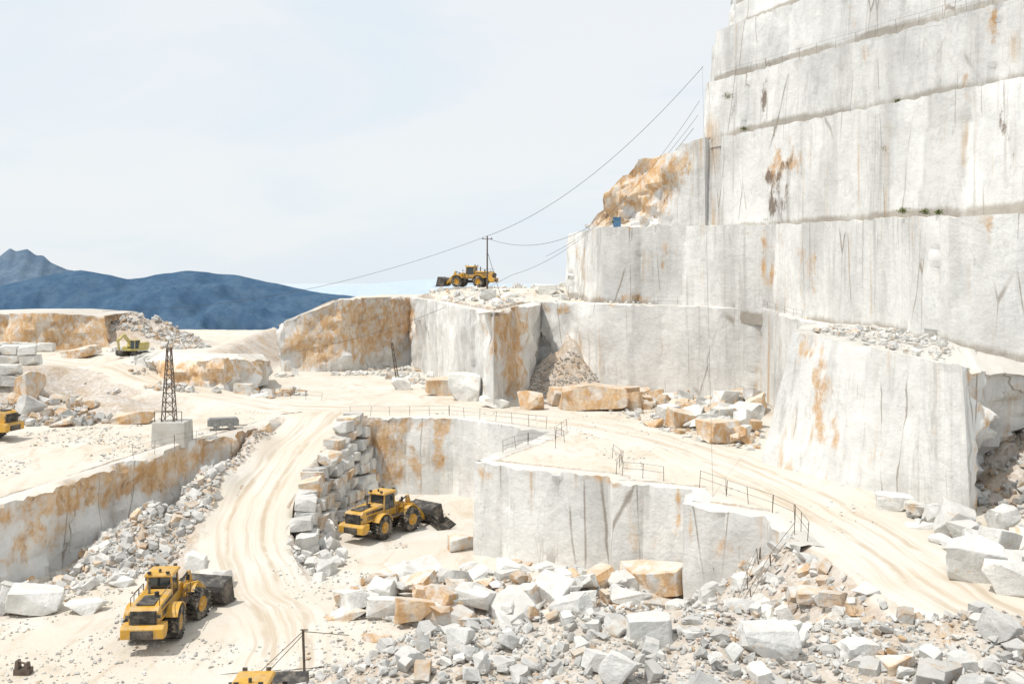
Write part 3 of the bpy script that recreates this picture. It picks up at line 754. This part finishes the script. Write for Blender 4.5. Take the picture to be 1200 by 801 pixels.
    b=MB();b.tube((1.4,0,2.3),(2.2,0,2.65),.13,10);b.tube((2.2,0,2.65),(2.95,0,2.95),.07,8)
    for sg in (-1,1): b.tube((1.7,sg*.72,1.3),(2.5,sg*.72,1.6),.11,10);b.tube((2.5,sg*.72,1.6),(3.2,sg*.72,1.8),.06,8)
    b.tube((3.8,0,1.25),(4.6,0,1.3),.08,8)
    P('hydraulic_rams',b,M_blk,0)
    b=MB();cx,cz=5.35,1.0;arc=[]
    for k in range(9):
        t=R(75+k*(190/8));arc.append((cx+.85*math.cos(t),cz+.85*math.sin(t)))
    arc=[(5.9,1.95)]+arc+[(6.35,.14)]
    inn=[(cx+(x-cx)*.93+.02,cz+(z-cz)*.93+.01) for x,z in arc]
    for k in range(len(arc)-1): b.prof([arc[k],arc[k+1],inn[k+1],inn[k]],-1.75,1.75)
    for sg in (-1,1): b.prof([(x,z) for x,z in arc],sg*1.72,sg*1.79)
    b.prof([(6.2,.1),(6.55,.08),(6.55,.14),(6.2,.18)],-1.8,1.8)
    for k in range(8):
        y=-1.6+k*.457;b.prof([(6.4,.07),(6.85,.09),(6.4,.2)],y-.07,y+.07)
    P('bucket',b,M_blk,0)
    return parts
LP=loader_parts(M_yel)
def loader(x,y,z,head,parts=LP,sc=1,bend=0,name='wheel_loader'):
    e=bpy.data.objects.new(name,None);col.objects.link(e);e.location=(x,y,z);e.rotation_euler=(0,0,R(head));e.scale=(sc,)*3
    fe={'lift_arms','hydraulic_rams','bucket','tyre_3','tyre_4','rim_3','rim_4'}
    for (n,me,bev) in parts:
        o=mkobj(n,me,e)
        if n in fe and bend: o.rotation_euler=(0,0,R(bend))
        if bev:
            m=o.modifiers.new('bevel','BEVEL');m.width=bev;m.segments=2;m.limit_method='ANGLE'
    return e
def hz(x,y): return float(H(np.array([x]),np.array([y]),False)[0])
x,y=-23.6,69.4;loader(x,y,hz(x,y)+.02,94,bend=-18)
x,y=-12.0,96.0;loader(x,y,hz(x,y)+.02,62,bend=-12)
x,y=-53.3,100.5;loader(x,y,hz(x,y)+.02,168)
x,y=-7.2,177;loader(x,y,hz(x,y)+.0,160,sc=.92)
x,y=-13.0,51.6;loader(x,y,FLOOR-.3,92)
b=MB()
for k in range(8): b.prof([(0,.0),(.15,.0),(1.3,.05),(1.9,.45),(1.8,.55),(1.2,.22),(.2,.25),(.15,1.1),(0,1.1)],-1.6+k*.44,-1.5+k*.44)
for zz in (.1,.6,1.05): b.box(-.05,.12,-1.65,1.65,zz,zz+.12)
b.box(1.1,1.25,-1.65,1.65,.1,.2)
for pos,rz in (((-7.6,98.2),20),((-9.2,102),60)):
    o=mkobj('loader_fork_rake',b.mesh('loader_fork_rake',M_blk));o.location=(pos[0],pos[1],hz(*pos)+.02);o.rotation_euler=(0,0,R(rz))

def excavator(x,y,z,head):
    e=bpy.data.objects.new('excavator',None);col.objects.link(e);e.location=(x,y,z);e.rotation_euler=(0,0,R(head));e.scale=(.78,.78,.78)
    for i,sg in enumerate((-1,1)):
        b=MB();pts=[]
        for k in range(9): t=R(90+180*k/8);pts.append((-1.9+.45*math.cos(t),.45+.45*math.sin(t)))
        for k in range(9): t=R(-90+180*k/8);pts.append((1.9+.45*math.cos(t),.45+.45*math.sin(t)))
        b.prof(pts,sg*1.0,sg*1.6)
        for k in range(16): b.box(-1.9+k*.25,-1.8+k*.25,sg*.98,sg*1.62,.88,.95)
        mkobj('track_%d'%(i+1),b.mesh('track',M_blk),e)
    b=MB();b.box(-2.4,1.6,-1.45,1.45,1.05,1.45);b.prof([(-2.6,1.45),(-2.7,2.4),(-2.3,2.6),(.2,2.5),(.4,1.45)],-1.45,1.45);b.box(.3,1.6,-1.4,-.2,1.45,1.9)
    b.prof([(.6,1.6),(.4,2.0),(2.6,4.3),(3.1,4.3),(4.6,3.3),(4.4,3.0),(3.0,3.8)],-.1,.35);b.prof([(4.3,3.6),(4.8,3.4),(4.3,1.2),(4.0,1.2)],-.05,.3)
    o=mkobj('body_and_boom',b.mesh('body_and_boom',M_yel2),e);m=o.modifiers.new('b','BEVEL');m.width=.05
    b=MB();b.box(0,1.5,.4,1.4,1.5,3.05,.1,.03);mkobj('cab_glass',b.mesh('cab',M_glass),e)
    b=MB();b.box(-.05,1.5,.35,1.45,3.0,3.12)
    for (xx,yy) in ((0,.4),(1.45,.4),(0,1.4),(1.45,1.4)): b.tube((xx,yy,1.45),(xx*.92+.05,yy,3.05),.06,6)
    mkobj('cab_frame',b.mesh('cabf',M_yel2),e)
    b=MB();b.prof([(4.0,1.3),(4.4,1.3),(4.6,.7),(4.2,.3),(3.5,.4),(3.7,.9)],-.4,.6);mkobj('digging_bucket',b.mesh('bk',M_blk),e)
x,y,z=hit(157,417);excavator(x,y,z,250)

# ---------------------------------------------------------------- masts, poles, railings, cables
def lattice(name,x,y,z,h,w0,w1,mat,lean=0):
    b=MB();n=int(h/.8)
    def c(i,k):
        t=i/n;w=(w0+(w1-w0)*t)/2;return (x+lean*t+(w if k in(1,2) else -w),y+(w if k>1 else -w),z+h*t)
    for i in range(n):
        for k in range(4):
            b.tube(c(i,k),c(i+1,k),.055,5);b.tube(c(i,k),c(i,(k+1)%4),.035,4)
            b.tube(c(i,k),c(i+1,(k+1)%4),.035,4)
    b.tube(c(n,0),(x+lean,y,z+h+.7),.04,5)
    return mkobj(name,b.mesh(name,mat))
x,y,z=hit(197,522)
b=MB();b.box(x-1.65,x+1.65,y-.1,y+2.6,z-.4,z+2.1,.08,.08)
o=mkobj('concrete_base',b.mesh('concrete_base',M_conc));m=o.modifiers.new('b','BEVEL');m.width=.08;m.segments=2
lattice('lattice_mast',x-.3,y+1.2,z+2.1,7.1,1.15,.35,M_steel)
b=MB()
for dx in (-1.4,-.7,.5,1.2): b.tube((x+dx,y+.3,z+2.05),(x+dx,y+.3,z+3.1),.04,6)
b.tube((x-1.4,y+.3,z+3.1),(x+1.2,y+.3,z+3.1),.035,6)
mkobj('safety_railing',b.mesh('safety_railing',M_steel))
x,y,z=hit(466,446);lattice('lattice_mast',x,y,z,5.8,.40,.25,M_steel,-.9)
x,y,z=hit(262,503)
b=MB();b.prof([(-2,.5),(-2,1.3),(-1.7,1.5),(1.6,1.5),(1.9,1.2),(1.9,.5)],-.7,.7);b.tube((1.9,0,.5),(3,0,.45),.06,6)
for xx in (-.9,.9):
    b.tube((xx,-.85,.4),(xx,.85,.4),.4,16)
o=mkobj('compressor_trailer',b.mesh('compressor_trailer',M_galv));o.location=(x,y,z);o.rotation_euler=(0,0,.3);o.scale=(.8,.8,.8)
o.modifiers.new('b','BEVEL').width=.04

def wire(name,pts,sag,r=.035,n=24):
    b=MB()
    for (p,q_,sg) in zip(pts[:-1],pts[1:],sag):
        prev=None
        for i in range(n+1):
            t=i/n;c=[p[k]+(q_[k]-p[k])*t for k in range(3)];c[2]-=4*sg*t*(1-t)
            if prev: b.tube(prev,c,r,4)
            prev=c
    return mkobj(name,b.mesh(name,M_cable))
PX,PY,PZ=W(571,350,168);PT=PZ+10.3
b=MB();b.tube((PX,PY,PZ-1),(PX,PY,PT),.16,8,.11);b.tube((PX-.9,PY,PT-.5),(PX+.9,PY,PT-.5),.06,6)
b.tube((PX,PY,PT-2.5),(PX+2.2,PY,PZ+.5),.04,5);b.tube((PX-.7,PY,PT-.5),(PX-.7,PY,PT-.2),.06,6);b.tube((PX+.7,PY,PT-.5),(PX+.7,PY,PT-.2),.06,6)
mkobj('utility_pole',b.mesh('utility_pole',M_steel))
top=W(824,78,141.5)
wire('overhead_cable',[top,(PX,PY,PT)],[3.2],.036)
wire('overhead_cable',[(PX,PY,PT),W(120,364,168)],[3.0],.036)
wire('overhead_cable',[W(813,150,141.5),(PX,PY,PT-.4)],[6.5],.034)
wire('overhead_cable',[W(820,118,141.5),W(600,322,150),W(345,412,150)],[4.2,1.5],.032)
wire('overhead_cable',[W(818,135,141.5),W(640,300,160)],[2.5],.028)
wire('hanging_cable',[W(823,78,141.3),W(836,600,75.2)],[.4],.016)
wire('hanging_cable',[W(836,600,75.2),W(836,668,73)],[.0],.016)
def railing(pts,h=1.1,sp=2.2,bars=2,r=.024,zf=None,mat=None,jit=.12):
    b=MB();last=None
    for a,c in zip(pts[:-1],pts[1:]):
        L=math.hypot(c[0]-a[0],c[1]-a[1]);n=max(1,round(L/sp))
        for i in range(n+1):
            t=i/n;x=a[0]+(c[0]-a[0])*t;y=a[1]+(c[1]-a[1])*t
            z=zf(x,y) if zf else hz(x,y)
            jx=random.uniform(-jit,jit);tp=(x+jx,y+random.uniform(-jit,jit),z+h*random.uniform(.92,1.05))
            b.tube((x,y,z-.2),tp,r,5)
            if last and i>0:
                for k in range(bars):
                    f=1-k*.45
                    p0=[last[0][q_]*(1-f)+last[1][q_]*f for q_ in range(3)];p1=[(x,y,z)[q_]*(1-f)+tp[q_]*f for q_ in range(3)]
                    b.tube(p0,p1,r*.65,4)
            last=((x,y,z),tp)
    mkobj('safety_railing',b.mesh('safety_railing',mat or M_steel))
railing([(28.5,139.5),(48.9,98.5)],zf=lambda x,y:27.6,sp=3,r=.016)
railing([(29.5,139.5),(50,98.5)],zf=lambda x,y:39.5,sp=3,r=.016)
zt_=lambda x,y: float(tz(x,y))+.08
railing([(-18,114.2),(-7,114.2),(3.5,105.4)],zf=zt_)
railing([(5.6,104),(4.2,99),(5.0,97.5)],zf=zt_)
railing([(-.8,91.8),(1.5,96.0),(4.0,94.5)],zf=zt_)
railing([(8.5,83.6),(9.4,87.5),(8.8,90)],zf=zt_)
railing([(8.9,82.8),(12.0,81)],zf=zt_)
railing([(14.5,79.2),(16.0,76.5),(18.3,72.0),(19.2,69.5),(18.6,64.5)],zf=zt_,h=1.2)
railing([(18.2,66),(16.2,64),(14.4,61.5),(12.6,59)],h=1.2)
railing([(17.2,71),(16.0,66.5),(13.6,62)],h=1.1)
railing([(-34,92),(-31.8,96.5),(-29.2,101)],zf=zt_,r=.018)
railing([(-33,134.5),(-24,129)],sp=3)
railing([(17,138),(31.4,129.3),(32,113)],zf=lambda x,y: float(zp(x,y)),sp=3,r=.016)
x,y,z=hit(357,786)
b=MB();b.tube((x,y,z-.5),(x-.1,y,z+2.5),.08,8);b.tube((x-.25,y,z+2.5),(x+.2,y,z+2.5),.05,6)
b.tube((x-.1,y,z+2.4),(x-2.6,y-1,z+.2),.025,5);b.tube((x-.1,y,z+2.2),(x-2.2,y-1,z+.1),.025,5)
b.tube((x-.1,y,z+2.4),(x+2.6,y+.5,z+2.0),.025,5)
mkobj('cable_post',b.mesh('cable_post',M_steel))
x,y,z=hit(25,792)
b=MB();b.box(x-.5,x+.45,y,y+.6,z,z+.35);b.box(x-.45,x-.2,y,y+.5,z+.3,z+.85,.05,.05);b.box(x+.1,x+.35,y,y+.5,z+.3,z+.7,.04,.04);b.tube((x-.3,y+.2,z+.8),(x+.3,y+.2,z+.6),.06,6)
mkobj('drill_rig_clamp',b.mesh('drill_rig_clamp',M_steel))
x,y,z=W(723,268,147)
b=MB();b.box(x-.5,x+.5,y-.5,y+.5,z-.8,z+1.5);b.box(x-.6,x+.6,y-.6,y+.6,z+1.5,z+1.65)
mkobj('site_cabin',b.mesh('site_cabin',simple('blue_paint',(.10,.22,.36),.5)))

def shrub(x,y,z,s):
    b=MB()
    for k in range(5): b.tube((x,y,z-.1),(x+random.uniform(-.5,.5)*s,y+random.uniform(-.4,.1)*s,z+s*random.uniform(.5,1)),.02,4)
    rg=np.random.default_rng(int(abs(x*100)))
    for i in range(170):
        d=rg.normal(size=3);d/=np.linalg.norm(d)
        r=s*rg.random()**.5*(1+.45*math.sin(d[0]*6)*math.cos(d[2]*5))
        c=Vector((x+d[0]*r,y+d[1]*r*.6,z+s*.3+d[2]*r*.5));l=rg.uniform(.05,.12)
        a=Vector(rg.uniform(-1,1,3)).normalized();p=a.orthogonal().normalized()
        b.add([c-a*l,c+p*l*.5,c+a*l,c-p*l*.5],[(0,1,2,3)])
    mkobj('shrub',b.mesh('shrub',M_leaf))
for (u,v,d,s) in ((853,115,136.6,.9),(1040,176,112.6,.75),(908,250,130.6,1.0),(903,259,130.4,.8),(1058,249,94.4,.6),(1084,250,90.3,.5),(1100,250,87,.4),(872,152,134.6,.5),(720,262,147,.6),(1052,120,111.8,.5)):
    shrub(*W(u,v,d),s)

# ---------------------------------------------------------------- distance: mountains and sea, aerial haze painted into their colours
def ridge(name,prof,D,depth,zlow,c1,c2,seed,rugged,sc):
    us=np.linspace(prof[0][0],prof[-1][0],300);vs=np.interp(us,[p[0] for p in prof],[p[1] for p in prof])
    rows=60;V=[]
    for r_ in range(rows+8):
        t=r_/rows
        if t<=1:
            y=D-depth*(1-t);k=t**.85
        else: y=D+depth*(t-1)*1.5;k=1-(t-1)*2
        X=(us-600)/1200*D*(1 if t>1 else (.8+.2*t));ztop=-(vs-330)/1200*D
        z=zlow+(ztop-zlow)*k
        rg_=1-np.abs(fbm(X/sc,y/sc+0*X,0*X,6,seed,.55))
        z=z+rugged*(rg_-.75)*(1-abs(2*min(t,1)-1)**2*.8)*(1 if t<1 else .3)
        V.append(np.stack([X,y+0*X,z],1))
    V=np.array(V);m=V.shape[1];n=V.shape[0]
    a=np.arange(n-1)[:,None]*m+np.arange(m-1)[None,:]
    F=np.stack([a,a+1,a+1+m,a+m],-1).reshape(-1,4)
    N_=N(name+'_slopes');P=N_.pos()
    c=N_.mix(N_.ss(N_.noise(P,.012,8,.7),.4,.62),c1,c2)
    c=N_.mix(N_.math('MULTIPLY',N_.ss(N_.noise(P,.05,6,.75),.50,.6),.4),c,tuple(x*.7 for x in c1))
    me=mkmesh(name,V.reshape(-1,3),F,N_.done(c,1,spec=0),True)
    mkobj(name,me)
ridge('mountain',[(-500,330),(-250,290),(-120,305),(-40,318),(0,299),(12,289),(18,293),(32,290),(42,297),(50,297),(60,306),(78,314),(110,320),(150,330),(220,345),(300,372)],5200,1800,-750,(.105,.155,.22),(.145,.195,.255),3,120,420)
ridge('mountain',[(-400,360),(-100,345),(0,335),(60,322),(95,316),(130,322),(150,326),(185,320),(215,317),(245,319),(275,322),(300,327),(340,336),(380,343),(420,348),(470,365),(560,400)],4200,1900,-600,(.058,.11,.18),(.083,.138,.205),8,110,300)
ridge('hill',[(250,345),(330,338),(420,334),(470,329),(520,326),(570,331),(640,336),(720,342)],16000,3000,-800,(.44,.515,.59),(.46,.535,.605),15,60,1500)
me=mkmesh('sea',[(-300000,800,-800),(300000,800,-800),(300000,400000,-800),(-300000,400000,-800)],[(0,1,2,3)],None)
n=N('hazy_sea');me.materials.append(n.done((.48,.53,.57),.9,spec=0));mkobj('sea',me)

# ---------------------------------------------------------------- light
sun=Vector((-.58,-.32,1.34)).normalized()
el=math.asin(sun.z);az=math.atan2(sun.x,sun.y)
L=bpy.data.lights.new('sun','SUN');L.energy=3.35;L.angle=R(.5);L.color=(1,.96,.90)
o=bpy.data.objects.new('sun',L);col.objects.link(o);o.rotation_euler=sun.to_track_quat('Z','Y').to_euler()
w=bpy.data.worlds.new('World');scene.world=w;w.use_nodes=True;t=w.node_tree
bg=t.nodes['Background'];bg.inputs[1].default_value=.1
sk=t.nodes.new('ShaderNodeTexSky');sk.sky_type='NISHITA';sk.sun_disc=False;sk.sun_elevation=el;sk.sun_rotation=az;sk.dust_density=2;sk.air_density=1.2;sk.altitude=900
tc=t.nodes.new('ShaderNodeTexCoord');mp=t.nodes.new('ShaderNodeMapping');mp.inputs['Scale'].default_value=(1.2,1.2,4.5);mp.inputs['Rotation'].default_value=(0,.25,.5)
t.links.new(tc.outputs['Generated'],mp.inputs[0])
nn=t.nodes.new('ShaderNodeTexNoise');nn.inputs['Scale'].default_value=1.6;nn.inputs['Detail'].default_value=7;nn.inputs['Roughness'].default_value=.55;nn.inputs['Distortion'].default_value=.6
t.links.new(mp.outputs[0],nn.inputs['Vector'])
mr=t.nodes.new('ShaderNodeMapRange');mr.interpolation_type='SMOOTHSTEP';mr.inputs[1].default_value=.35;mr.inputs[2].default_value=.62;mr.inputs[3].default_value=0;mr.inputs[4].default_value=1
t.links.new(nn.outputs[0],mr.inputs[0])
cm=t.nodes.new('ShaderNodeMix');cm.data_type='RGBA';t.links.new(mr.outputs[0],cm.inputs[0]);cm.inputs[6].default_value=(8.1,8.95,9.6,1);cm.inputs[7].default_value=(9.1,9.4,9.65,1)
mx=t.nodes.new('ShaderNodeMix');mx.data_type='RGBA';mx.inputs[0].default_value=.92;t.links.new(sk.outputs[0],mx.inputs[6]);t.links.new(cm.outputs[2],mx.inputs[7])
t.links.new(mx.outputs[2],bg.inputs[0])

# ---------------------------------------------------------------- camera
c=bpy.data.cameras.new('camera');c.lens=36;c.sensor_width=36;c.shift_y=-70.5/1200;c.clip_end=900000;c.clip_start=.5
o=bpy.data.objects.new('camera',c);col.objects.link(o);o.location=(0,0,0);o.rotation_euler=(R(90),0,0)
scene.camera=o
scene.view_settings.view_transform='Standard';scene.view_settings.look='None';scene.view_settings.exposure=0
